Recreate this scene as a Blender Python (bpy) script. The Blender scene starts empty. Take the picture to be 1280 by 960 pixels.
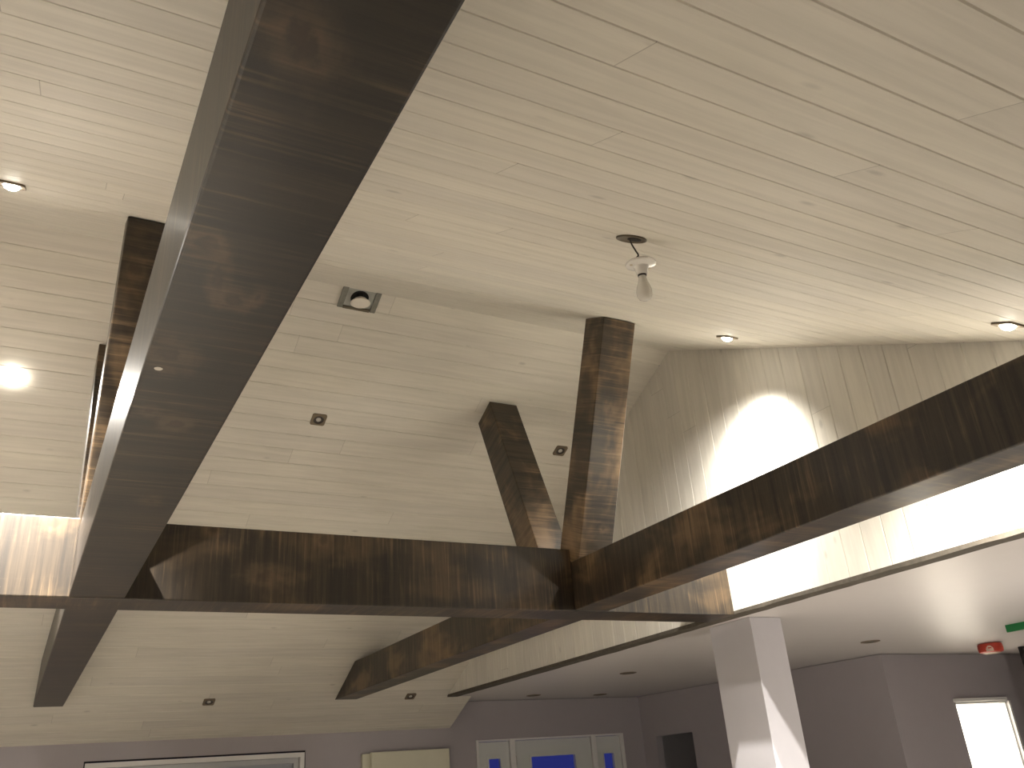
import bpy, bmesh, math, random
from mathutils import Vector, Matrix
random.seed(4)
scene = bpy.context.scene
COL = scene.collection
V = Vector

# ---------------------------------------------------------------- measurements (metres)
XG = 4.150                      # gable wall face
YR, ZR = 4.6936, 4.5163         # ridge
MN, MF = 0.463, 0.467           # pitch of the near and the far slope
YE, YN = 9.7524, -0.365         # far and near wall
XL = -4.3                       # left wall
ZF = 2.441                      # flat ceiling
PW = 0.149                      # ceiling board width
def zn(y): return ZR - MN*(YR-y)
def zf(y): return ZR - MF*(y-YR)
def yn(z): return YR - (ZR-z)/MN
def yf(z): return YR + (ZR-z)/MF

# ---------------------------------------------------------------- helpers
def frame(o, ax, ay):
    ax = V(ax).normalized(); az = ax.cross(V(ay)).normalized(); ay = az.cross(ax)
    return Matrix(((ax.x,ay.x,az.x,o[0]),(ax.y,ay.y,az.y,o[1]),(ax.z,ay.z,az.z,o[2]),(0,0,0,1)))

def link_mesh(name, bm, m, parent=None, mat=None, smooth=False):
    bmesh.ops.recalc_face_normals(bm, faces=bm.faces[:])
    me = bpy.data.meshes.new(name)
    bm.to_mesh(me); bm.free()
    if smooth:
        for p in me.polygons: p.use_smooth = True
    o = bpy.data.objects.new(name, me)
    COL.objects.link(o)
    if m: me.materials.append(m)
    if mat is not None: o.matrix_world = mat
    if parent is not None:
        o.parent = parent
        if mat is not None: o.matrix_basis = mat
    return o

def tag(o, label=None, cat=None, group=None, kind=None):
    if label: o['label'] = label
    if cat: o['category'] = cat
    if group: o['group'] = group
    if kind: o['kind'] = kind
    return o

def thing(name, label, cat, mat=None, group=None):
    o = bpy.data.objects.new(name, None); COL.objects.link(o)
    o.empty_display_size = .05
    if mat is not None: o.matrix_world = mat
    return tag(o, label, cat, group)

def add_box(bm, a, b, bevel=0.0):
    x0,y0,z0 = a; x1,y1,z1 = b
    vs = [bm.verts.new(p) for p in ((x0,y0,z0),(x1,y0,z0),(x1,y1,z0),(x0,y1,z0),(x0,y0,z1),(x1,y0,z1),(x1,y1,z1),(x0,y1,z1))]
    fs = [bm.faces.new([vs[i] for i in q]) for q in ((3,2,1,0),(4,5,6,7),(0,1,5,4),(1,2,6,5),(2,3,7,6),(3,0,4,7))]
    if bevel:
        es = list({e for f in fs for e in f.edges})
        bmesh.ops.bevel(bm, geom=es, offset=bevel, segments=2, affect='EDGES', profile=.5)

def box(name, a, b, m, parent=None, bevel=0.0):
    bm = bmesh.new(); add_box(bm, a, b, bevel)
    return link_mesh(name, bm, m, parent)

def add_lathe(bm, prof, seg=32, closed=False):
    rings = []
    for r, z in prof:
        if r < 1e-6: rings.append([bm.verts.new((0,0,z))])
        else: rings.append([bm.verts.new((r*math.cos(2*math.pi*k/seg), r*math.sin(2*math.pi*k/seg), z)) for k in range(seg)])
    pairs = list(zip(rings, rings[1:]))
    if closed: pairs.append((rings[-1], rings[0]))
    for A, B in pairs:
        for k in range(seg):
            j = (k+1) % seg
            if len(A) == 1 and len(B) == 1: continue
            if len(A) == 1: bm.faces.new((A[0], B[k], B[j]))
            elif len(B) == 1: bm.faces.new((A[k], A[j], B[0]))
            else: bm.faces.new((A[k], A[j], B[j], B[k]))

def lathe(name, prof, m, parent=None, mat=None, seg=32, smooth=True, closed=False):
    bm = bmesh.new(); add_lathe(bm, prof, seg, closed)
    o = link_mesh(name, bm, m, parent, mat, smooth)
    if smooth:
        o.modifiers.new('edges', 'EDGE_SPLIT').split_angle = math.radians(38)
    return o

def prism(name, poly, ext, m, along, across, bevel=.006, parent=None):
    """polygon in world space swept by ext; local x runs along the timber"""
    M = frame(poly[0], along, across); I = M.inverted()
    bm = bmesh.new()
    a = [bm.verts.new(I @ V(p)) for p in poly]
    b = [bm.verts.new(I @ (V(p)+V(ext))) for p in poly]
    n = len(poly)
    bm.faces.new(a); bm.faces.new(b[::-1])
    for i in range(n): bm.faces.new((a[i], a[(i+1)%n], b[(i+1)%n], b[i]))
    if bevel: bmesh.ops.bevel(bm, geom=bm.edges[:], offset=bevel, segments=2, affect='EDGES', profile=.5)
    return link_mesh(name, bm, m, parent, M)

def tube(name, pts, r, m, parent=None, seg=8):
    cu = bpy.data.curves.new(name, 'CURVE'); cu.dimensions = '3D'
    cu.bevel_depth = r; cu.bevel_resolution = 3; cu.use_fill_caps = True
    s = cu.splines.new('BEZIER'); s.bezier_points.add(len(pts)-1)
    for bp, p in zip(s.bezier_points, pts):
        bp.co = p; bp.handle_left_type = bp.handle_right_type = 'AUTO'
    tmp = bpy.data.objects.new('tmp', cu); COL.objects.link(tmp)
    dg = bpy.context.evaluated_depsgraph_get()
    me = bpy.data.meshes.new_from_object(tmp.evaluated_get(dg)); me.name = name
    bpy.data.objects.remove(tmp)
    me.materials.clear(); me.materials.append(m)
    for p in me.polygons: p.use_smooth = True
    o = bpy.data.objects.new(name, me); COL.objects.link(o); o.parent = parent
    return o

# ---------------------------------------------------------------- materials
class NT:
    def __init__(s, name):
        s.m = bpy.data.materials.new(name); s.m.use_nodes = True
        s.t = s.m.node_tree; s.N = s.t.nodes; s.L = s.t.links
        s.b = s.N['Principled BSDF']
    def n(s, typ, **k):
        o = s.N.new(typ)
        for a, b in k.items(): setattr(o, a, b)
        return o
    def setin(s, sock, v):
        if isinstance(v, bpy.types.NodeSocket): s.L.new(v, sock)
        else: sock.default_value = v
    def math(s, op, a, b=0.0, c=0.0, clamp=False):
        o = s.n('ShaderNodeMath', operation=op, use_clamp=clamp)
        for i, v in enumerate((a, b, c)): s.setin(o.inputs[i], v)
        return o.outputs[0]
    def mix(s, f, a, b, mode='MIX'):
        o = s.n('ShaderNodeMix', data_type='RGBA', blend_type=mode)
        s.setin(o.inputs[0], f); s.setin(o.inputs[6], a); s.setin(o.inputs[7], b)
        return o.outputs[2]
    def coords(s):
        tc = s.n('ShaderNodeTexCoord'); return tc.outputs['Object']
    def mapping(s, v, scale=(1,1,1), loc=(0,0,0)):
        o = s.n('ShaderNodeMapping'); s.L.new(v, o.inputs[0])
        s.setin(o.inputs['Scale'], scale); s.setin(o.inputs['Location'], loc)
        return o.outputs[0]
    def noise(s, v, scale=1.0, detail=3.0, rough=.55, dist=0.0):
        o = s.n('ShaderNodeTexNoise'); s.L.new(v, o.inputs['Vector'])
        o.inputs['Scale'].default_value = scale; o.inputs['Detail'].default_value = detail
        o.inputs['Roughness'].default_value = rough; o.inputs['Distortion'].default_value = dist
        return o.outputs['Fac']
    def smooth(s, v, a, b, lo=0.0, hi=1.0):
        o = s.n('ShaderNodeMapRange', interpolation_type='SMOOTHSTEP'); s.setin(o.inputs[0], v)
        o.inputs[1].default_value = a; o.inputs[2].default_value = b
        o.inputs[3].default_value = lo; o.inputs[4].default_value = hi
        return o.outputs[0]
    def sep(s, v):
        o = s.n('ShaderNodeSeparateXYZ'); s.L.new(v, o.inputs[0]); return o.outputs
    def comb(s, x, y, z=0.0):
        o = s.n('ShaderNodeCombineXYZ')
        for i, q in enumerate((x, y, z)): s.setin(o.inputs[i], q)
        return o.outputs[0]
    def bump(s, h, strength=.3, dist=.002):
        o = s.n('ShaderNodeBump'); s.L.new(h, o.inputs['Height'])
        o.inputs['Strength'].default_value = strength; o.inputs['Distance'].default_value = dist
        s.L.new(o.outputs[0], s.b.inputs['Normal'])

def rgb(r, g, b): return (r, g, b, 1)

def plain(name, c, rough=.5, metal=0.0, spec=.5, var=.04, scale=6.0, emit=None, es=0.0):
    q = NT(name)
    co = q.coords()
    f = q.noise(co, scale, 4)
    d = tuple(max(0, x*(1-var*2)) for x in c[:3])+(1,)
    l = tuple(min(1, x*(1+var*2)) for x in c[:3])+(1,)
    q.L.new(q.mix(f, d, l), q.b.inputs['Base Color'])
    q.b.inputs['Roughness'].default_value = rough; q.b.inputs['Metallic'].default_value = metal
    q.b.inputs['Specular IOR Level'].default_value = spec
    if emit:
        q.b.inputs['Emission Color'].default_value = emit; q.b.inputs['Emission Strength'].default_value = es
    return q.m

def boards(name, pw, phase, base, L=3.6, knot_gate=.62, seed=0.0):
    """white-washed pine boards: tone per board, butt joints, faint grain and greyed knots"""
    q = NT(name); co = q.coords(); X, Y, Z = q.sep(co)
    row = q.math('FLOOR', q.math('DIVIDE', q.math('SUBTRACT', Y, phase), pw))
    wn = q.n('ShaderNodeTexWhiteNoise', noise_dimensions='1D'); q.L.new(q.math('ADD', row, seed+.37), wn.inputs['W'])
    s = q.math('ADD', q.math('DIVIDE', X, L), q.math('MULTIPLY', wn.outputs['Value'], 9.0))
    cell = q.math('FLOOR', s)
    fr = q.math('MULTIPLY', q.math('SUBTRACT', s, cell), L)
    joint = q.math('LESS_THAN', fr, .0028)
    w2 = q.n('ShaderNodeTexWhiteNoise', noise_dimensions='2D'); q.L.new(q.comb(row, cell), w2.inputs['Vector'])
    tone = w2.outputs['Value']
    shift = q.comb(q.math('MULTIPLY', tone, 37.0), q.math('MULTIPLY', tone, 11.0), 0)
    va = q.n('ShaderNodeVectorMath', operation='ADD'); q.L.new(co, va.inputs[0]); q.L.new(shift, va.inputs[1]); cs = va.outputs[0]
    grain = q.noise(q.mapping(cs, (1.6, 26, 4)), 1.0, 4, .6, .6)
    cloud = q.noise(q.mapping(cs, (1.2, 5, 3)), 1.0, 3)
    vo = q.n('ShaderNodeTexVoronoi', feature='F1'); vo.inputs['Scale'].default_value = 1.0
    q.L.new(q.mapping(cs, (3.0, 6.6, 0)), vo.inputs['Vector'])
    gate = q.math('GREATER_THAN', q.sep(vo.outputs['Color'])[0], knot_gate)
    kn = q.math('MULTIPLY', q.smooth(vo.outputs['Distance'], .03, .13, 1, 0), gate)
    c = q.mix(q.smooth(grain, .3, .7), tuple(x*.93 for x in base)+(1,), tuple(min(1, x*1.04) for x in base)+(1,))
    c = q.mix(1.0, c, q.mix(tone, rgb(.93,.93,.935), rgb(1,1,.99)), 'MULTIPLY')
    c = q.mix(1.0, c, q.mix(cloud, rgb(.94,.94,.95), rgb(1,.995,.98)), 'MULTIPLY')
    c = q.mix(q.math('MULTIPLY', kn, .42), c, rgb(.30,.29,.27))
    c = q.mix(q.math('MULTIPLY', joint, .40), c, rgb(.12,.10,.08))
    q.L.new(c, q.b.inputs['Base Color'])
    q.b.inputs['Roughness'].default_value = .6; q.b.inputs['Specular IOR Level'].default_value = .22
    q.bump(grain, .12, .001)
    return q.m

def stained(name, knots=(), flecks=(), dark=1.0, seed=0.0, worn=.5, ks=.55):
    """dark-stained rough-sawn timber: saw marks across the length, worn honey patches, ringed knots"""
    q = NT(name); co = q.coords()
    oi = q.n('ShaderNodeObjectInfo')
    va = q.n('ShaderNodeVectorMath', operation='MULTIPLY_ADD')
    q.L.new(q.comb(oi.outputs['Random'], oi.outputs['Random'], oi.outputs['Random']), va.inputs[0])
    va.inputs[1].default_value = (13, 7, 5); q.L.new(co, va.inputs[2]); cs = va.outputs[0]
    saw = q.noise(q.mapping(cs, (52, 1.8, 1.8)), 1.0, 5, .7)
    band = q.noise(q.mapping(cs, (17, .8, .8)), 1.0, 5, .65)
    blot = q.noise(q.mapping(cs, (2.6, 4.5, 4.5), (seed, 0, 0)), 1.0, 3, .5, .4)
    fine = q.noise(q.mapping(cs, (7, 70, 70)), 1.0, 3, .6)
    k = dark
    c = q.mix(q.smooth(band, .30, .70), rgb(.0095*k,.007*k,.0048*k), rgb(.036*k,.0255*k,.0155*k))
    c = q.mix(q.math('MULTIPLY', q.smooth(blot, .46, .74), worn), c, rgb(.145*k,.092*k,.046*k))
    c = q.mix(q.math('MULTIPLY', q.smooth(saw, .50, .70), q.smooth(blot, .34, .66, .10, .75)), c, rgb(.165*k,.108*k,.058*k))
    c = q.mix(q.math('MULTIPLY', q.smooth(saw, .30, .48, 1, 0), .72), c, rgb(.0095,.007,.005))
    c = q.mix(q.math('MULTIPLY', q.smooth(fine, .55, .75), .12), c, rgb(.06*k,.042*k,.026*k))
    wob = q.noise(q.mapping(cs, (16, 26, 26)), 1.0, 4, .6)
    for (kx, ky, kz, rx, ry, ang) in knots:
        mp = q.n('ShaderNodeVectorMath', operation='SUBTRACT'); q.L.new(co, mp.inputs[0]); mp.inputs[1].default_value = (kx, ky, kz)
        vr = q.n('ShaderNodeVectorRotate', rotation_type='EULER_XYZ'); q.L.new(mp.outputs[0], vr.inputs['Vector'])
        vr.inputs['Rotation'].default_value = (0, ang, 0)
        v2 = q.mapping(vr.outputs[0], (1/rx, 1/ry, 1/ry))
        ln = q.n('ShaderNodeVectorMath', operation='LENGTH'); q.L.new(v2, ln.inputs[0])
        d = q.math('ADD', ln.outputs['Value'], q.math('MULTIPLY', q.math('SUBTRACT', wob, .5), 2.6))
        halo = q.math('MULTIPLY', q.smooth(d, .7, 3.0, 1, 0), q.smooth(band, .30, .66, .10, .62*ks))
        c = q.mix(halo, c, rgb(.19*k,.125*k,.068*k))
        c = q.mix(q.smooth(d, .45, 1.15, .80*ks, 0), c, rgb(.024,.0145,.0095))
        c = q.mix(q.smooth(d, .1, .7, .5*ks, 0), c, rgb(.050,.029,.018))
    for (kx, ky, kz, r) in flecks:
        mp = q.n('ShaderNodeVectorMath', operation='DISTANCE'); q.L.new(co, mp.inputs[0]); mp.inputs[1].default_value = (kx, ky, kz)
        c = q.mix(q.math('LESS_THAN', q.math('ADD', mp.outputs['Value'], q.math('MULTIPLY', q.math('SUBTRACT', saw, .5), r)), r), c, rgb(.62,.58,.50))
    q.L.new(c, q.b.inputs['Base Color'])
    q.b.inputs['Roughness'].default_value = .46; q.b.inputs['Specular IOR Level'].default_value = .42
    q.b.inputs['Coat Weight'].default_value = .20; q.b.inputs['Coat Roughness'].default_value = .24
    h = q.math('ADD', q.math('MULTIPLY', saw, .7), q.math('MULTIPLY', band, .5))
    q.bump(h, .22, .002)
    return q.m

PINE = (.70, .665, .59)
M_near = boards('whitewashed boards near', PW, 0, PINE)
M_far = boards('whitewashed boards far', PW, 0, PINE, seed=50.0)
M_gable = boards('whitewashed boards gable', .151, 3.022, (.76,.73,.66), L=6.0, knot_gate=.45, seed=90.0)
M_paint = plain('lavender grey paint', rgb(.385,.358,.375), .55, var=.015, spec=.4)
M_column = plain('pale grey primer', rgb(.60,.585,.62), .5, var=.015, spec=.4)
M_flat = plain('flat ceiling paint', rgb(.62,.59,.58), .42, var=.012, spec=.45)
M_white = plain('white trim paint', rgb(.74,.73,.71), .35, var=.015)
M_doorw = plain('pale door paint', rgb(.62,.64,.62), .35, var=.015)
M_raw = plain('raw grey edge', rgb(.085,.072,.055), .8, var=.25, scale=30)
M_dark = plain('dark gap', rgb(.012,.011,.010), .8)
M_floor = plain('floor boards', rgb(.56,.515,.45), .45, var=.06, scale=2)
M_plate = plain('brushed bronze plate', rgb(.185,.145,.10), .45, metal=.3, var=.08, scale=20)
M_cup = plain('dark lamp cup', rgb(.05,.04,.032), .4, var=.1)
M_bulboff = plain('unlit lens', rgb(.52,.49,.45), .25, var=.03)
M_lit = plain('glowing lens', rgb(.9,.9,.9), .3, emit=rgb(1,.95,.84), es=60)
M_galv = plain('galvanised steel', rgb(.44,.45,.42), .42, metal=.45, var=.12, scale=25)
M_flange = plain('dull steel flange', rgb(.20,.20,.175), .5, metal=.3, var=.2, scale=25)
M_flood = plain('white flood bulb', rgb(.78,.74,.66), .3, var=.02)
M_porc = plain('white porcelain', rgb(.82,.80,.76), .18, var=.015, spec=.6)
M_brass = plain('brass screw', rgb(.55,.48,.36), .3, metal=.9)
M_cable = plain('dark cable', rgb(.035,.028,.022), .5)
M_box = plain('ceiling box steel', rgb(.135,.112,.078), .5, metal=.3, var=.15, scale=25)
M_cream = plain('cream board', rgb(.62,.60,.47), .5, var=.03)
M_green = plain('green tape', rgb(.012,.20,.055), .5, var=.06)
M_red = plain('red plastic', rgb(.52,.055,.03), .4, var=.12, scale=18)
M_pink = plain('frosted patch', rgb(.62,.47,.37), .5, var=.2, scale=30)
M_black = plain('black board', rgb(.014,.013,.012), .45, var=.1)
M_chalk = plain('chalk', rgb(.34,.33,.31), .9, var=.15, scale=40)
M_sash = plain('grey sash paint', rgb(.50,.51,.52), .4, var=.02)
M_blind = plain('grey blind', rgb(.56,.55,.56), .7, var=.02)
M_hinge = plain('hinge steel', rgb(.5,.48,.44), .35, metal=.8)

def glass_mat():
    q = NT('frosted glass bulb')
    q.b.inputs['Base Color'].default_value = rgb(.93,.91,.86)
    q.b.inputs['Roughness'].default_value = .22
    q.b.inputs['Transmission Weight'].default_value = .45
    q.b.inputs['IOR'].default_value = 1.3
    f = q.noise(q.coords(), 40, 2); q.bump(f, .02, .001)
    return q.m
M_bulb = glass_mat()
def pane_mat(name, c, rough=.06):
    q = NT(name); q.b.inputs['Base Color'].default_value = c
    q.b.inputs['Transmission Weight'].default_value = 1.0; q.b.inputs['Roughness'].default_value = rough
    q.b.inputs['IOR'].default_value = 1.1
    f = q.noise(q.coords(), 3, 2); q.bump(f, .01, .001)
    return q.m
M_pane = pane_mat('window glass', rgb(.92,.95,1.0))

# ---------------------------------------------------------------- the shell: ceilings
def slope(name, mat, M, length, xr):
    """grooved boards as one sheet; M maps local (x along, y down the slope, z into the room)"""
    bm = bmesh.new(); g, d, th = .0036, .0042, .05
    ys = [(0.0, 0.0)]
    k = 1
    while k*PW < length-.02:
        ys += [(k*PW-g, 0.0), (k*PW, -d), (k*PW+g, 0.0)]; k += 1
    ys.append((length, 0.0))
    prev = None
    for (y0, z0), (y1, z1) in zip(ys, ys[1:]):
        a, b = xr((y0+y1)/2)
        bm.faces.new([bm.verts.new(p) for p in ((a,y0,z0),(b,y0,z0),(b,y1,z1),(a,y1,z1))])
    a, b = xr(0)
    bm.faces.new([bm.verts.new(p) for p in ((a,0,-th),(a,length,-th),(b,length,-th),(b,0,-th))])
    for f in bm.faces: f.normal_update()
    me = bpy.data.meshes.new(name); bm.to_mesh(me); bm.free(); me.materials.append(mat)
    o = bpy.data.objects.new(name, me); COL.objects.link(o); o.matrix_world = M
    return tag(o, kind='structure')

LN = (YR-YN)*math.sqrt(1+MN**2); LF = (YE-YR)*math.sqrt(1+MF**2)
MATN = frame((0,YR,ZR), (1,0,0), (0,-1,-MN))
MATF = frame((0,YR,ZR), (-1,0,0), (0,1,-MF))
o = slope('ceiling', M_near, MATN, LN, lambda v: (XL, XG))
o['label'] = 'near slope of whitewashed board ceiling above the lamps'
VB = (yf(ZF-.02)-YR)*math.sqrt(1+MF**2)
o = slope('ceiling', M_far, MATF, LF, lambda v: (-(XG if v < VB else 4.445), -XL))
o['label'] = 'far slope of whitewashed board ceiling behind the beams'

o = tag(box('ceiling', (XG+.13, YN, ZF), (11.6, YE+.1, ZF+.08), M_flat), 'flat painted ceiling over the side room', kind='structure')

# gable wall of upright boards
def gable():
    bm = bmesh.new(); g, d = .004, .005; pw, ph = .151, 3.022
    M = frame((XG, 0, 0), (0,0,1), (0,1,0))       # local x = up, y = along, z = into the room
    ys = [(YN+.02, 0.0)]
    k = math.ceil((YN-ph)/pw)
    y_end = yf(ZF+.001)
    while ph+k*pw < y_end-.01:
        y = ph+k*pw
        if y > YN+.03: ys += [(y-g,0.0),(y,-d),(y+g,0.0)]
        k += 1
    ys += [(y_end, 0.0), (YR, 0.0)]; ys.sort()
    top = lambda y: min(zn(y), zf(y))
    zb = lambda y: min(ZF, top(y))
    for (y0,d0),(y1,d1) in zip(ys, ys[1:]):
        pts = [(zb(y0),y0,d0),(top(y0),y0,d0),(top(y1),y1,d1),(zb(y1),y1,d1)]
        if top(y0)-zb(y0) < 1e-4 and top(y1)-zb(y1) < 1e-4: continue
        if top(y0)-zb(y0) < 1e-4: pts = pts[1:]
        if top(y1)-zb(y1) < 1e-4: pts = pts[:-1]
        bm.faces.new([bm.verts.new(p) for p in pts][::-1])
    y0 = yn(ZF)
    for z in (-.12,):
        bm.faces.new([bm.verts.new(p) for p in ((ZF,y0,z),(ZR,YR,z),(ZF,y_end,z))])
    me = bpy.data.meshes.new('wall_gable'); bm.to_mesh(me); bm.free(); me.materials.append(M_gable)
    o = bpy.data.objects.new('wall_gable', me); COL.objects.link(o); o.matrix_world = M
    return tag(o, 'whitewashed gable wall of upright boards', kind='structure')
gable()
# raw underside strip between gable boards and flat ceiling, ragged edge
def strip():
    bm = bmesh.new(); y0, y1 = yn(ZF)+.02, yf(ZF)-.01; n = 90
    rows = []
    for i in range(n+1):
        y = y0+(y1-y0)*i/n; j = random.uniform(-.006,.006); j2 = random.uniform(-.004,.004)
        rows.append([bm.verts.new(p) for p in ((XG-.004,y,ZF+.012),(XG-.004+j2*.3,y,ZF-.012+j2),(XG+.115+j,y,ZF-.012),(XG+.14+j,y,ZF+.012))])
    for A, B in zip(rows, rows[1:]):
        for k in range(4): bm.faces.new((A[k], A[(k+1)%4], B[(k+1)%4], B[k]))
    bm.faces.new(rows[0]); bm.faces.new(rows[-1][::-1])
    return tag(link_mesh('trim_1', bm, M_raw), 'rough grey brown underside edge of gable wall', kind='structure')
strip()

# ---------------------------------------------------------------- walls
def wall(name, p, q, z0, z1, th, m, holes=(), out=1, label=None):
    """upright wall from p to q (plan points); room face on the line; thickness to the left*out; holes (u0,u1,z0,z1)"""
    p, q = V((*p,0)), V((*q,0)); L = (q-p).length
    M = frame(p, q-p, (0,0,1))        # local x along, y up, z = x cross up
    us = sorted({0, L, *[h[0] for h in holes], *[h[1] for h in holes]})
    zs = sorted({z0, z1, *[h[2] for h in holes], *[h[3] for h in holes]})
    bm = bmesh.new(); vert = {}
    def vv(u, z, w):
        key = (round(u,5), round(z,5), w)
        if key not in vert: vert[key] = bm.verts.new((u, z, w*th*out))
        return vert[key]
    solid = lambda i, j: 0 <= i < len(us)-1 and 0 <= j < len(zs)-1 and not any(h[0]-1e-6 <= us[i] and us[i+1] <= h[1]+1e-6 and h[2]-1e-6 <= zs[j] and zs[j+1] <= h[3]+1e-6 for h in holes)
    for i in range(len(us)-1):
        for j in range(len(zs)-1):
            if not solid(i, j): continue
            a, b, c, d = us[i], us[i+1], zs[j], zs[j+1]
            for w in (0, 1): bm.faces.new((vv(a,c,w), vv(b,c,w), vv(b,d,w), vv(a,d,w)))
            for (di, dj, e) in ((-1,0,((a,c),(a,d))),(1,0,((b,c),(b,d))),(0,-1,((a,c),(b,c))),(0,1,((a,d),(b,d)))):
                if not solid(i+di, j+dj):
                    bm.faces.new((vv(*e[0],0), vv(*e[1],0), vv(*e[1],1), vv(*e[0],1)))
    return tag(link_mesh(name, bm, m, None, M), label, kind='structure')

tag(box('floor', (XL-.1, YN-.1, -.08), (11.6, YE+.1, 0), M_floor), 'wooden floor below the picture', kind='structure')
WIN = (.657, 2.772, .95, 1.995); DOOR = (4.76, 6.83, 0, 2.010)
wall('wall_far', (XL, YE), (7.142, YE), 0, ZF-.005, .14, M_paint,
     [(WIN[0]-XL, WIN[1]-XL, WIN[2], WIN[3]), (DOOR[0]-XL, DOOR[1]-XL, 0, DOOR[3])], out=-1, label='lavender grey far wall with window and entrance door')
wall('wall_near', (XL, YN), (11.5, YN), 0, 2.17, .1, M_paint, out=1)
wall('wall_right', (11.5, YN), (11.5, 6.2), 0, ZF-.005, .1, M_paint, out=1)
AX0, AX1 = V((7.142,9.752,0)), V((7.583,6.2,0)); AL = (AX1-AX0).length
u0 = (V((7.171,9.516,0))-AX0).length; u1 = (V((7.249,8.893,0))-AX0).length
wall('wall_passage', (7.142,9.752), (7.583,6.2), 0, ZF-.005, .1, M_paint, [(u0, u1, 0, 1.938)], out=-1, label='lavender grey passage wall with dark opening')
wall('wall_back', (7.583,6.2), (11.5,6.2), 0, ZF-.005, .1, M_paint, [(8.535-7.583, 9.432-7.583, 0, 1.955)], out=-1, label='lavender grey back wall with bright doorway')
# left end wall under the slopes
def wall_left():
    bm = bmesh.new()
    pts = [(YN,0),(YE,0),(YE,zf(YE)),(YR,ZR),(YN,zn(YN))]
    a = [bm.verts.new((XL,y,z)) for y,z in pts]; b = [bm.verts.new((XL-.1,y,z)) for y,z in pts]
    bm.faces.new(a); bm.faces.new(b[::-1])
    for i in range(5): bm.faces.new((a[i],a[(i+1)%5],b[(i+1)%5],b[i]))
    tag(link_mesh('wall_left', bm, M_paint), kind='structure')
wall_left()
# near wall above the side room
tag(box('trim_2', (XG, YN-.1, 2.17), (11.5, YN, ZF), M_paint), kind='structure')
# cheek under the flat ceiling that closes the tail of the far slope
prism('trim_3', [(4.446,yf(ZF-.03)+.02,ZF-.001),(4.446,YE,ZF-.001),(4.446,YE,zf(YE))], (.012,0,0), M_paint, (0,1,0), (0,0,1), bevel=0)['kind'] = 'structure'

# rooms beyond the openings
def hollow(name, a, b, m, skip, label=None):
    """room shell of thin slabs; skip = set of faces left open ('y-','x-')"""
    bm = bmesh.new(); t = .05; x0,y0,z0 = a; x1,y1,z1 = b
    sl = {'x-':((x0-t,y0,z0),(x0,y1,z1)),'x+':((x1,y0,z0),(x1+t,y1,z1)),'y-':((x0,y0-t,z0),(x1,y0,z1)),'y+':((x0,y1,z0),(x1,y1+t,z1)),
          'z+':((x0,y0,z1),(x1,y1,z1+t))}
    for k, (p, q) in sl.items():
        if k not in skip: add_box(bm, p, q)
    return tag(link_mesh(name, bm, m), label, kind='structure')
M_lit_room = plain('white room paint', rgb(.80,.78,.74), .6, var=.01)
M_dim_room = plain('dark grey room paint', rgb(.52,.52,.53), .6, var=.02)
hollow('wall_bright_room', (7.90, 6.305, 0), (11.0, 8.2, 2.35), M_lit_room, {'y-'}, 'white walls of the lit room beyond the doorway')
hollow('wall_dark_room', (7.36, 8.45, 0), (8.6, 9.70, 2.35), M_dim_room, {'x-'}, 'dark grey room beyond the opening')

# ---------------------------------------------------------------- timbers
H = 2.430; TL = H+.3107; TR = H+.2918
LX0, LX1, RX0, RX1 = .1511, .3897, 2.8906, 3.1291
def tie(name, x0, x1, top, m, label):
    h, t = H, top
    poly = [(x0, yn(h)+.004, h), (x0, yf(h)-.004, h), (x0, yf(t)-.004, t), (x0, yn(t)+.004, t)]
    return tag(prism(name, poly, (x1-x0,0,0), m, (0,1,0), (0,0,1)), label, 'beam', 'dark timber truss')
# local frame of a tie: x = along Y from its near end, y = up, z = world +X
def tl(x, y): return (y-(yn(H)+.004), 0.0, x-LX0)
def knot(y, x, rx, ry, ang=0.0):
    a = tl(x, y); return (a[0], a[1], a[2], rx, ry, ang)
LK = [knot(*k) for k in ((.869,.214,.050,.026,.5),(1.397,.190,.030,.020,.6),(1.505,.232,.05,.012,.2),(1.576,.276,.028,.020,.3),
                         (1.545,.318,.022,.010,0),(1.865,.195,.042,.032,.4),(2.258,.268,.030,.022,0),(2.20,.20,.018,.014,0),(2.95,.30,.03,.02,0))]
M_tieL = stained('stained timber long beam', LK, [(*tl(.184,1.944),.009)], dark=.72, worn=.06, ks=1.0)
M_timber = stained('stained timber', dark=1.25, worn=.75)
M_strut = stained('stained timber strut', dark=1.5, worn=.75, seed=3.0)
M_strutR = stained('stained timber strut with knots', [(.907,.115,0,.036,.026,0),(.19,.16,0,.014,.02,0)], dark=1.9, worn=.85, seed=3.0)
M_strutL = stained('stained timber strut with knot', [(1.23,.062,0,.034,.030,0)], dark=1.2, worn=.6, seed=5.0)
KX = XL+.01
M_cross = stained('stained timber cross', [(.055-KX,.345,0,.034,.030,0),(1.34-KX,.34,0,.03,.026,0),(.759-KX,.36,0,.026,.022,0),(1.03-KX,.14,0,.06,.03,0)], dark=1.05, worn=.4, seed=7.0)
tie('tie_beam', LX0, LX1, TL, M_tieL, 'largest dark-stained beam, running overhead from the top of the picture to the far slope')
tie('tie_beam', RX0, RX1, TR, M_timber, 'dark-stained tie beam passing in front of the gable wall on the right')

CY0, CY1, CZ0, CZ1 = 4.4682, 4.7392, 2.4255, 2.8018
poly = [(XL+.01, CY0, CZ0), (XG-.004, CY0, CZ0), (XG-.004, CY0, CZ1), (XL+.01, CY0, CZ1)]
tag(prism('cross_beam', poly, (0,CY1-CY0,0), M_cross, (1,0,0), (0,0,1)),
    'dark-stained cross beam running level below the ridge into the gable wall above the column', 'beam', 'dark timber truss')

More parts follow.
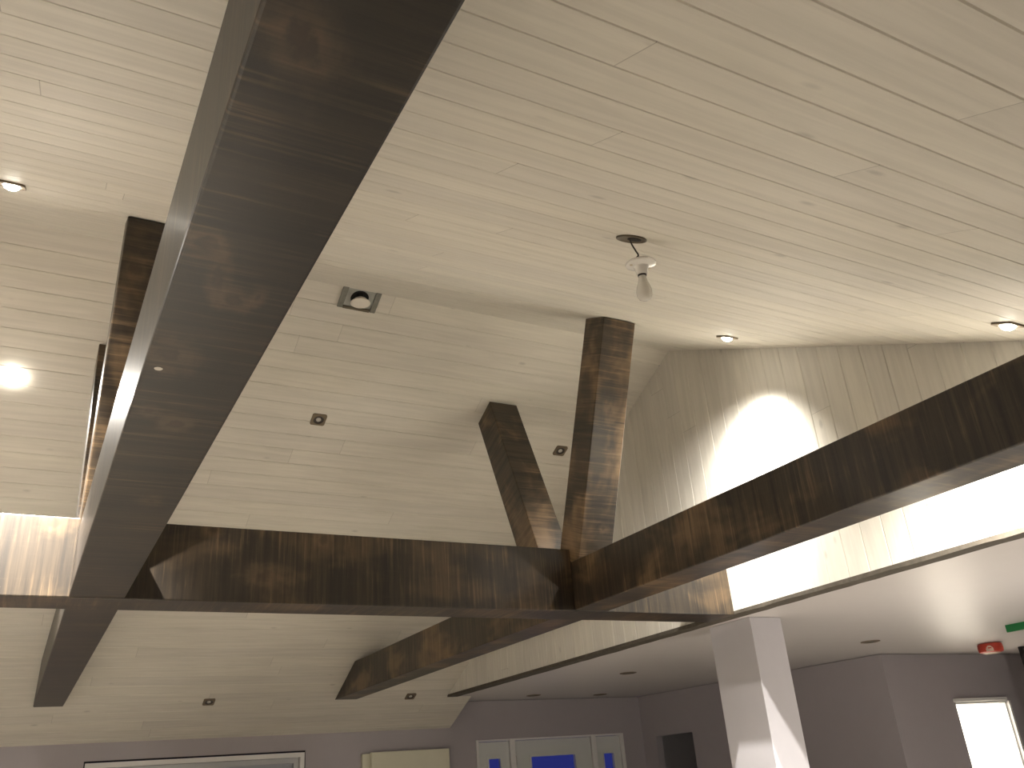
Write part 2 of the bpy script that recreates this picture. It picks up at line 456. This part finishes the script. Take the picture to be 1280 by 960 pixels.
def strut(x0, x1, top, ya, yb, yc, yd, m, label, far=False):
    z = zf if far else zn
    e = .004
    poly = [(x0, ya, top+.002), (x0, yb, z(yb)-e), (x0, yc, z(yc)-e), (x0, yd, top+.002)]
    d = V(poly[1])-V(poly[0])
    return tag(prism('diagonal_strut', poly, (x1-x0,0,0), m, d, (1,0,0)), label, 'strut', 'dark timber truss')
NS = (4.3718, 3.8055, 4.0024, 4.6188); FS = (4.7653, 5.3809, 5.5947, 5.018)
strut(RX0, RX1, TR, *NS, M_strutR, 'honey-worn strut rising from the beam crossing to the near slope beside the bare bulb')
strut(RX0, RX1, TR, *FS, M_strut, 'shorter dark strut leaning left from the beam crossing to the far slope', True)
strut(LX0, LX1, TL, *NS, M_strutL, 'dark knotty strut left of the largest beam, rising to the near slope')
strut(LX0, LX1, TL, *FS, M_strut, 'thin dark sliver of strut at the far left, behind the knotty strut', True)

# ---------------------------------------------------------------- column
tag(box('column', (4.374, 4.574, 0), (4.6625, 4.999, ZF-.001), M_column, bevel=.004),
    'pale square column under the flat ceiling at the end of the cross beam', 'column')

# ---------------------------------------------------------------- recessed lamps on the slopes
def on_near(x, y): return frame((x, y, zn(y)), (1,0,0), (0,-1,-MN))
def on_far(x, y): return frame((x, y, zf(y)), (-1,0,0), (0,1,-MF))
def ring_plate(a, r, z0, z1, seg=32):
    """square plate with a round hole"""
    bm = bmesh.new(); lo, hi, ilo, ihi = [], [], [], []
    for k in range(seg):
        t = 2*math.pi*(k+.5)/seg; c, s = math.cos(t), math.sin(t); f = a/max(abs(c), abs(s))
        lo.append(bm.verts.new((c*f, s*f, z0))); hi.append(bm.verts.new((c*f, s*f, z1)))
        ilo.append(bm.verts.new((c*r, s*r, z0))); ihi.append(bm.verts.new((c*r, s*r, z1)))
    for k in range(seg):
        j = (k+1)%seg
        bm.faces.new((lo[k],lo[j],hi[j],hi[k])); bm.faces.new((hi[k],hi[j],ihi[j],ihi[k])); bm.faces.new((ihi[k],ihi[j],ilo[j],ilo[k]))
    return bm
def downlight(M, label, lit, group, a=.053, lr=.032):
    t = thing('recessed_downlight', label, 'ceiling light', M, group)
    link_mesh('trim_plate', ring_plate(a, a*.72, .0005, .010), M_plate, t)
    lathe('lamp_cup', [(a*.72,.009),(a*.60,.0025),(0,.002)], M_cup, t)
    if lit:
        lathe('lens', [(lr,.004 if lr < a*.7 else .0105),(lr,.013),(lr*.8,.022),(lr*.4,.028),(0,.029)], M_lit, t)
    else:
        lathe('lens', [(a*.34,.003),(a*.34,.008),(a*.2,.012),(0,.013)], M_bulboff, t)
    return t
G1, G2 = 'lit square downlights in the slopes', 'unlit square downlights in the far slope'
LITS = [(on_near(-.328,3.652), 'lit downlight in the near slope at the left edge, above the glaring lamp'),
        (on_far(-.301,5.71), 'glaring white lamp in the far slope at the left edge, facing the camera'),
        (on_near(3.704,3.614), 'small lit downlight near the peak of the gable wall'),
        (on_near(3.72,1.925), 'lit downlight in the near slope at the right edge over the gable wall')]
for M, lab in LITS: downlight(M, lab, True, G1, lr=.068 if 'glaring white' in lab else .032)  # glaring lamp: lens oversized, its bloom is put into the glowing shape
for x, y, lab in ((1.663,5.746,'unlit square downlight on the far slope between the largest beam and the leaning strut'),
                  (3.732,5.756,'unlit square downlight between the two struts'),
                  (1.643,9.138,'unlit square downlight low on the far slope above the window'),
                  (3.712,9.125,'unlit square downlight low on the far slope under the right tie beam end')):
    downlight(on_far(x, y), lab, False, G2)

# open box near the ridge with a flood bulb
t = thing('open_light_box', 'open square steel light box with white flood bulb just below the ridge', 'light box', on_far(1.630, 4.748))
M0 = .112
bm = ring_plate(M0, .060, .0005, .006)
for v in bm.verts: v.co.y *= .80 if abs(v.co.length) > .07 else .98
link_mesh('box_plate', bm, M_galv, t)
for s in (-1, 1): box('side_flange', (s*M0-.018, -M0*.8, .006), (s*M0+.018, M0*.8, .020), M_flange, t, bevel=.002)
tag(box('end_flange', (-M0+.02, M0*.8-.016, .006), (M0-.02, M0*.8+.004, .018), M_box, t, bevel=.002), 'brown flange')
tag(lathe('lamp_hole', [(.062,.0055),(.058,.0015),(0,.001)], M_dark, t), 'black round hole')
VD = on_far(1.630,4.748).to_3x3().inverted() @ V((0,0,-1))        # straight down in the box's own frame
FM = Matrix.Translation((0,-.016,.003)) @ VD.to_track_quat('Z','Y').to_matrix().to_4x4()
lathe('bulb_neck', [(0,-.03),(.022,-.03),(.025,.008),(.034,.020),(.040,.027)], M_dark, t, FM)
b = lathe('flood_bulb', [(.040,.027),(.054,.042),(.063,.050),(.0655,.056),(.058,.061),(.035,.066),(0,.068)], M_flood, t, FM)
tag(b, 'white flood bulb')

# bare bulb hanging on its wires
P0 = V((1.795, 2.132, zn(2.132)))
t = thing('bare_bulb_pendant', 'bare frosted bulb in white lampholder dangling on a wire from a round ceiling hole', 'pendant light', Matrix.Translation(P0))
R0 = MATN.to_3x3().to_4x4()
ob = lathe('ceiling_box', [(.058,.0005),(.058,.005),(.054,.006),(.051,.004),(.047,.0015),(0,.001)], M_box, t, R0)
lathe('knockout', [(.026,.0015),(.026,.0032),(0,.0032)], M_dark, ob, Matrix.Translation((.012,.002,0)))
ex = V((1.836, 2.150, 3.246))-P0       # top of the lampholder
tube('cable', [(-.008,0,-.003),(0,.004,-.022),(.020,.010,-.045),(.030,.012,-.060),(.022,.014,-.074),ex+V((-.012,-.002,-.004))], .0032, M_cable, t)
TI = Matrix.Translation(ex) @ Matrix.Rotation(math.radians(-4), 4, 'Y') @ Matrix.Rotation(math.radians(7), 4, 'X')
h = lathe('lampholder', [(0,0),(.054,-.001),(.058,-.005),(.057,-.011),(.048,-.016),(.030,-.019),(.024,-.026),(.0215,-.044),(.0205,-.052),(.017,-.052),(.016,-.046),(0,-.046)], M_porc, t, TI)
for s in (-1, 1): lathe('screw', [(0,-.019),(.006,-.018),(.006,-.013),(0,-.013)], M_brass, h, Matrix.Translation((s*.042,.004,0)), seg=12)
tag(lathe('socket_ring', [(.0165,-.050),(.0165,-.057),(.0150,-.058),(.0150,-.050)], M_dark, t, TI, closed=True), 'black gap ring')
lathe('bulb', [(.0135,-.055),(.0145,-.066),(.019,-.082),(.0265,-.102),(.0300,-.120),(.0285,-.136),(.022,-.149),(.011,-.156),(0,-.158)], M_bulb, t, TI)

# ---------------------------------------------------------------- flat ceiling fittings
def round_light(x, y, label):
    t = thing('round_downlight', label, 'ceiling light', frame((x,y,ZF), (1,0,0), (0,-1,0)), 'unlit round downlights in the flat ceiling')
    lathe('trim_ring', [(.085,.0005),(.083,.006),(.064,.008),(.062,.001)], M_plate, t)
    lathe('lamp_cup', [(.062,.004),(.05,.0012),(0,.001)], M_cup, t)
    return t
round_light(6.645, 5.505, 'unlit round downlight right of the column')
round_light(5.353, 7.424, 'unlit round downlight left of the column, nearest to it')
round_light(5.321, 9.295, 'unlit round downlight above the left sidelight of the door')
round_light(6.314, 9.392, 'unlit round downlight above the right sidelight of the door')

t = thing('smoke_detector', 'red and white smoke detector cover on the flat ceiling above the bright doorway', 'smoke detector', Matrix.Translation((8.39, 5.55, ZF)))
lathe('red_cover', [(0,-.0005),(.098,-.001),(.112,-.012),(.115,-.05),(.110,-.082),(.085,-.092)], M_red, t, seg=40)
tag(lathe('pale_face', [(.085,-.0918),(.06,-.098),(0,-.100)], M_pink, t, seg=40), 'pale pinkish face')
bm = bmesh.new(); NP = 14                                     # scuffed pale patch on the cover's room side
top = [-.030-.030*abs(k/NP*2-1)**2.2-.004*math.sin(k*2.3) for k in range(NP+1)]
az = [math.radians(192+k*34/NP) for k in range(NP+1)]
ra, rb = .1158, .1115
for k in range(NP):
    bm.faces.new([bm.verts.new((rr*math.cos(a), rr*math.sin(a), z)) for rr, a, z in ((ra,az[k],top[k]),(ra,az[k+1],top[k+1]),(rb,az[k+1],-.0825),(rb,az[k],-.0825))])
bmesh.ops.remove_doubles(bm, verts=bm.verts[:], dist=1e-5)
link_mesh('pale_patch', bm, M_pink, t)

tag(prism('hanging_strip', [(7.335,4.665,ZF+.003),(7.335,1.9,ZF+.003),(7.335,1.9,ZF-.060),(7.335,4.665,ZF-.060)], (.018,0,0), M_green, (0,-1,0), (0,0,-1), bevel=.002),
    'bright green strip edge on the flat ceiling at the right edge', 'strip')

t = thing('chalkboard_panel', 'tall black chalkboard panel with white smudges at the right edge', 'chalkboard', Matrix.Translation((9.125, 5.70, 0)))
box('board', (.02, 0, .02), (.44, .03, ZF-.025), M_black, t)
bm = bmesh.new()
add_box(bm, (0,-.006,0), (.022,.034,ZF-.003)); add_box(bm, (.438,-.006,0), (.46,.034,ZF-.003)); add_box(bm, (.022,-.006,ZF-.028), (.438,.034,ZF-.003)); add_box(bm, (.022,-.006,0), (.438,.034,.022))
link_mesh('board_frame', bm, M_black, t)
for (x, z, w, hh) in ((.085,2.31,.03,.035),(.12,2.25,.045,.03),(.16,2.35,.05,.02),(.20,2.28,.05,.03),(.26,2.33,.06,.03),(.13,2.18,.03,.02)):
    bm = bmesh.new(); n = 9; c = bm.verts.new((x, -.0012, z))
    vs = [bm.verts.new((x+w*.5*math.cos(6.283*k/n)*random.uniform(.5,1), -.0012, z+hh*.5*math.sin(6.283*k/n)*random.uniform(.5,1))) for k in range(n)]
    for k in range(n): bm.faces.new((c, vs[k], vs[(k+1)%n]))
    link_mesh('chalk_smudge', bm, M_chalk, t)

# ---------------------------------------------------------------- far wall: window, door, cabinet
def pframe(bm, x0, x1, z0, z1, w, y0, y1, bottom=True):
    add_box(bm, (x0,y0,z0), (x0+w,y1,z1)); add_box(bm, (x1-w,y0,z0), (x1,y1,z1)); add_box(bm, (x0+w,y0,z1-w), (x1-w,y1,z1))
    if bottom: add_box(bm, (x0+w,y0,z0), (x1-w,y1,z0+w))
w = tag(bpy.data.objects.new('window_1', None), 'wide white window in the far wall at lower left', kind='structure'); COL.objects.link(w)
bm = bmesh.new(); pframe(bm, WIN[0]+.012, WIN[1]-.012, WIN[2]+.01, WIN[3]-.018, .045, YE-.012, YE+.10)
link_mesh('window_frame', bm, M_white, w)
bm = bmesh.new(); pframe(bm, WIN[0]+.001, WIN[1]-.001, WIN[2]+.001, WIN[3]-.001, .011, YE+.012, YE+.09)
tag(link_mesh('gap', bm, M_dark, w), 'dark gap around the frame')
for i, (a, b) in enumerate(((.72,1.655),(1.655,2.71))):
    bm = bmesh.new(); pframe(bm, a, b, WIN[2]+.06, WIN[3]-.066, .05, YE+.02+.02*i, YE+.06+.02*i)
    s = link_mesh('sash', bm, M_sash, w)
    box('pane', (a+.05, YE+.036+.02*i, WIN[2]+.11), (b-.05, YE+.042+.02*i, WIN[3]-.116), M_pane, s)
box('roller_blind', (WIN[0]+.06, YE+.095, WIN[2]+.06), (WIN[1]-.06, YE+.099, WIN[3]-.065), M_blind, w)
box('window_sill', (WIN[0]-.03, YE-.05, WIN[2]-.03), (WIN[1]+.03, YE-.001, WIN[2]), M_white, w)

d = tag(bpy.data.objects.new('door_1', None), 'pale entrance door with two sidelights and blue panes in the far wall', kind='structure'); COL.objects.link(d)
bm = bmesh.new()
for (a, b) in ((4.762,4.795),(5.205,5.272),(6.345,6.412),(6.785,6.828)): add_box(bm, (a,YE-.018,0), (b,YE+.09,2.008), .003)
for (a, b) in ((4.795,5.205),(5.272,6.345),(6.412,6.785)): add_box(bm, (a,YE-.014,1.988), (b,YE+.09,2.008))
link_mesh('door_frame', bm, M_white, d)
def leaf(name, x0, x1, px0, px1, pz, y):
    bm = bmesh.new(); z0, z1 = .01, 1.982
    for (a, b, c, e) in ((x0,px0,z0,z1),(px1,x1,z0,z1),(px0,px1,pz,z1),(px0,px1,z0,1.30)): add_box(bm, (a,y,c), (b,y+.045,e))
    L = link_mesh(name, bm, M_doorw, d)
    bm = bmesh.new(); pframe(bm, px0-.022, px1+.022, 1.28, pz+.022, .022, y-.010, y)
    link_mesh('pane_bead', bm, M_doorw, L)
    box('pane', (px0+.001, y+.018, 1.302), (px1-.001, y+.024, pz-.001), M_pane, L)
    return L
leaf('sidelight', 4.801, 5.199, 4.925, 5.078, 1.800, YE+.012)
L = leaf('door_leaf', 5.279, 6.338, 5.486, 6.100, 1.797, YE+.006)
box('hinge', (5.270, YE-.012, 1.72), (5.284, YE+.004, 1.82), M_hinge, L)
leaf('sidelight', 6.418, 6.779, 6.521, 6.671, 1.785, YE+.012)

t = thing('wall_cabinet', 'cream panel box hung on the far wall between window and entrance door', 'cabinet', Matrix.Translation((3.38, YE, 1.0)))
box('cabinet_body', (0,-.05,0), (1.0,-.001,.925), M_cream, t, bevel=.003)
box('cabinet_door', (.085,-.105,-.01), (1.0,-.052,.935), M_cream, t, bevel=.005)

# bright doorway in the back wall
d = tag(bpy.data.objects.new('door_2', None), 'bright open doorway in the back wall at lower right', kind='structure'); COL.objects.link(d)
box('head_trim', (8.505, 6.150, 1.958), (9.33, 6.198, 1.990), M_white, d, bevel=.003)
bm = bmesh.new(); add_box(bm, (9.402,6.19,0), (9.431,6.31,1.954)); add_box(bm, (9.385,6.225,0), (9.402,6.26,1.954))
link_mesh('jamb', bm, M_white, d)
box('head_jamb', (8.536,6.202,1.935), (9.385,6.305,1.954), M_white, d)
box('strike_plate', (9.396,6.262,1.70), (9.4018,6.30,1.80), M_hinge, d)

# ---------------------------------------------------------------- lights
def lamp(name, typ, loc, power, col, radius=.03, direc=None, size=None, blend=.3):
    l = bpy.data.lights.new(name, typ); l.energy = power; l.color = col; l.shadow_soft_size = radius
    if typ == 'SPOT': l.spot_size = math.radians(size); l.spot_blend = blend
    o = bpy.data.objects.new(name, l); COL.objects.link(o); o.location = loc
    if direc is not None: o.rotation_euler = V(direc).to_track_quat('-Z', 'Y').to_euler()
    return o
WARM = (1.0, .945, .86)
OUT_FILL = [on_near(-2.37,3.652), on_far(-2.37,5.73), on_near(-.33,1.925), on_near(-2.37,1.925)]  # added unseen spots without fixtures, raising the room's overall brightness
for i, M in enumerate([q[0] for q in LITS]+OUT_FILL):
    n = M.to_3x3() @ V((0,0,1)); P = M.translation + n*.04
    g = 1.0 if i < 4 else (.55, 1.1, .08, .12)[i-4]
    cut = (n, 121, .15, 22)                                        # reflector cut-off at 60 degrees
    if i in (2, 3):                                                # the two by the gable are turned towards it
        t = n + V((.40,0,0))
        beams = [(t,48,1.0,(420,300)[i-2]), (t,76,1.0,(190,130)[i-2]), (n+V((.12,0,0)),114,1.0,(110,470)[i-2]), (n,121,.8,22)]
    else:
        beams = [(n,66,1.0,(2800, 750)[i] if i < 2 else 600), (n,110,1.0,190), cut]
    for d, size, blend, watt in beams:
        lamp('downlight_or_fill_beam', 'SPOT', P, watt*g, WARM, radius=.02, direc=d, size=size, blend=blend)
lamp('fill_lamp', 'POINT', (-3.6, 4.4, .8), 35, WARM, .2)  # added fill light on the left, no lamp stands here
lamp('fill_lamp', 'POINT', (5.9, 2.4, .8), 62, WARM, .2)  # added fill light that brightens the gable, flat ceiling and side walls
lamp('room_lamp', 'POINT', (9.6, 7.2, 2.1), 330, (1,.97,.90), .08)

w = bpy.data.worlds.new('dusk'); scene.world = w; w.use_nodes = True
bg = w.node_tree.nodes['Background']; bg.inputs[0].default_value = (.055,.07,.40,1); bg.inputs[1].default_value = .30

# ---------------------------------------------------------------- camera
cam = bpy.data.cameras.new('camera'); cam.sensor_width = 36; cam.sensor_fit = 'HORIZONTAL'; cam.lens = 1083.82/1280*36
cam.clip_start = .02
co = bpy.data.objects.new('camera', cam); COL.objects.link(co)
R, U, F = V((.8801,-.4695,-.071)), V((-.1411,-.4015,.9049)), V((.4534,.7864,.4196))
co.matrix_world = Matrix(((R.x,U.x,-F.x,0),(R.y,U.y,-F.y,0),(R.z,U.z,-F.z,1.5),(0,0,0,1)))
scene.camera = co
vs = scene.view_settings
vs.view_transform = 'Standard'; vs.look = 'None'; vs.gamma = 1.0; vs.use_curve_mapping = False; vs.exposure = 0.21
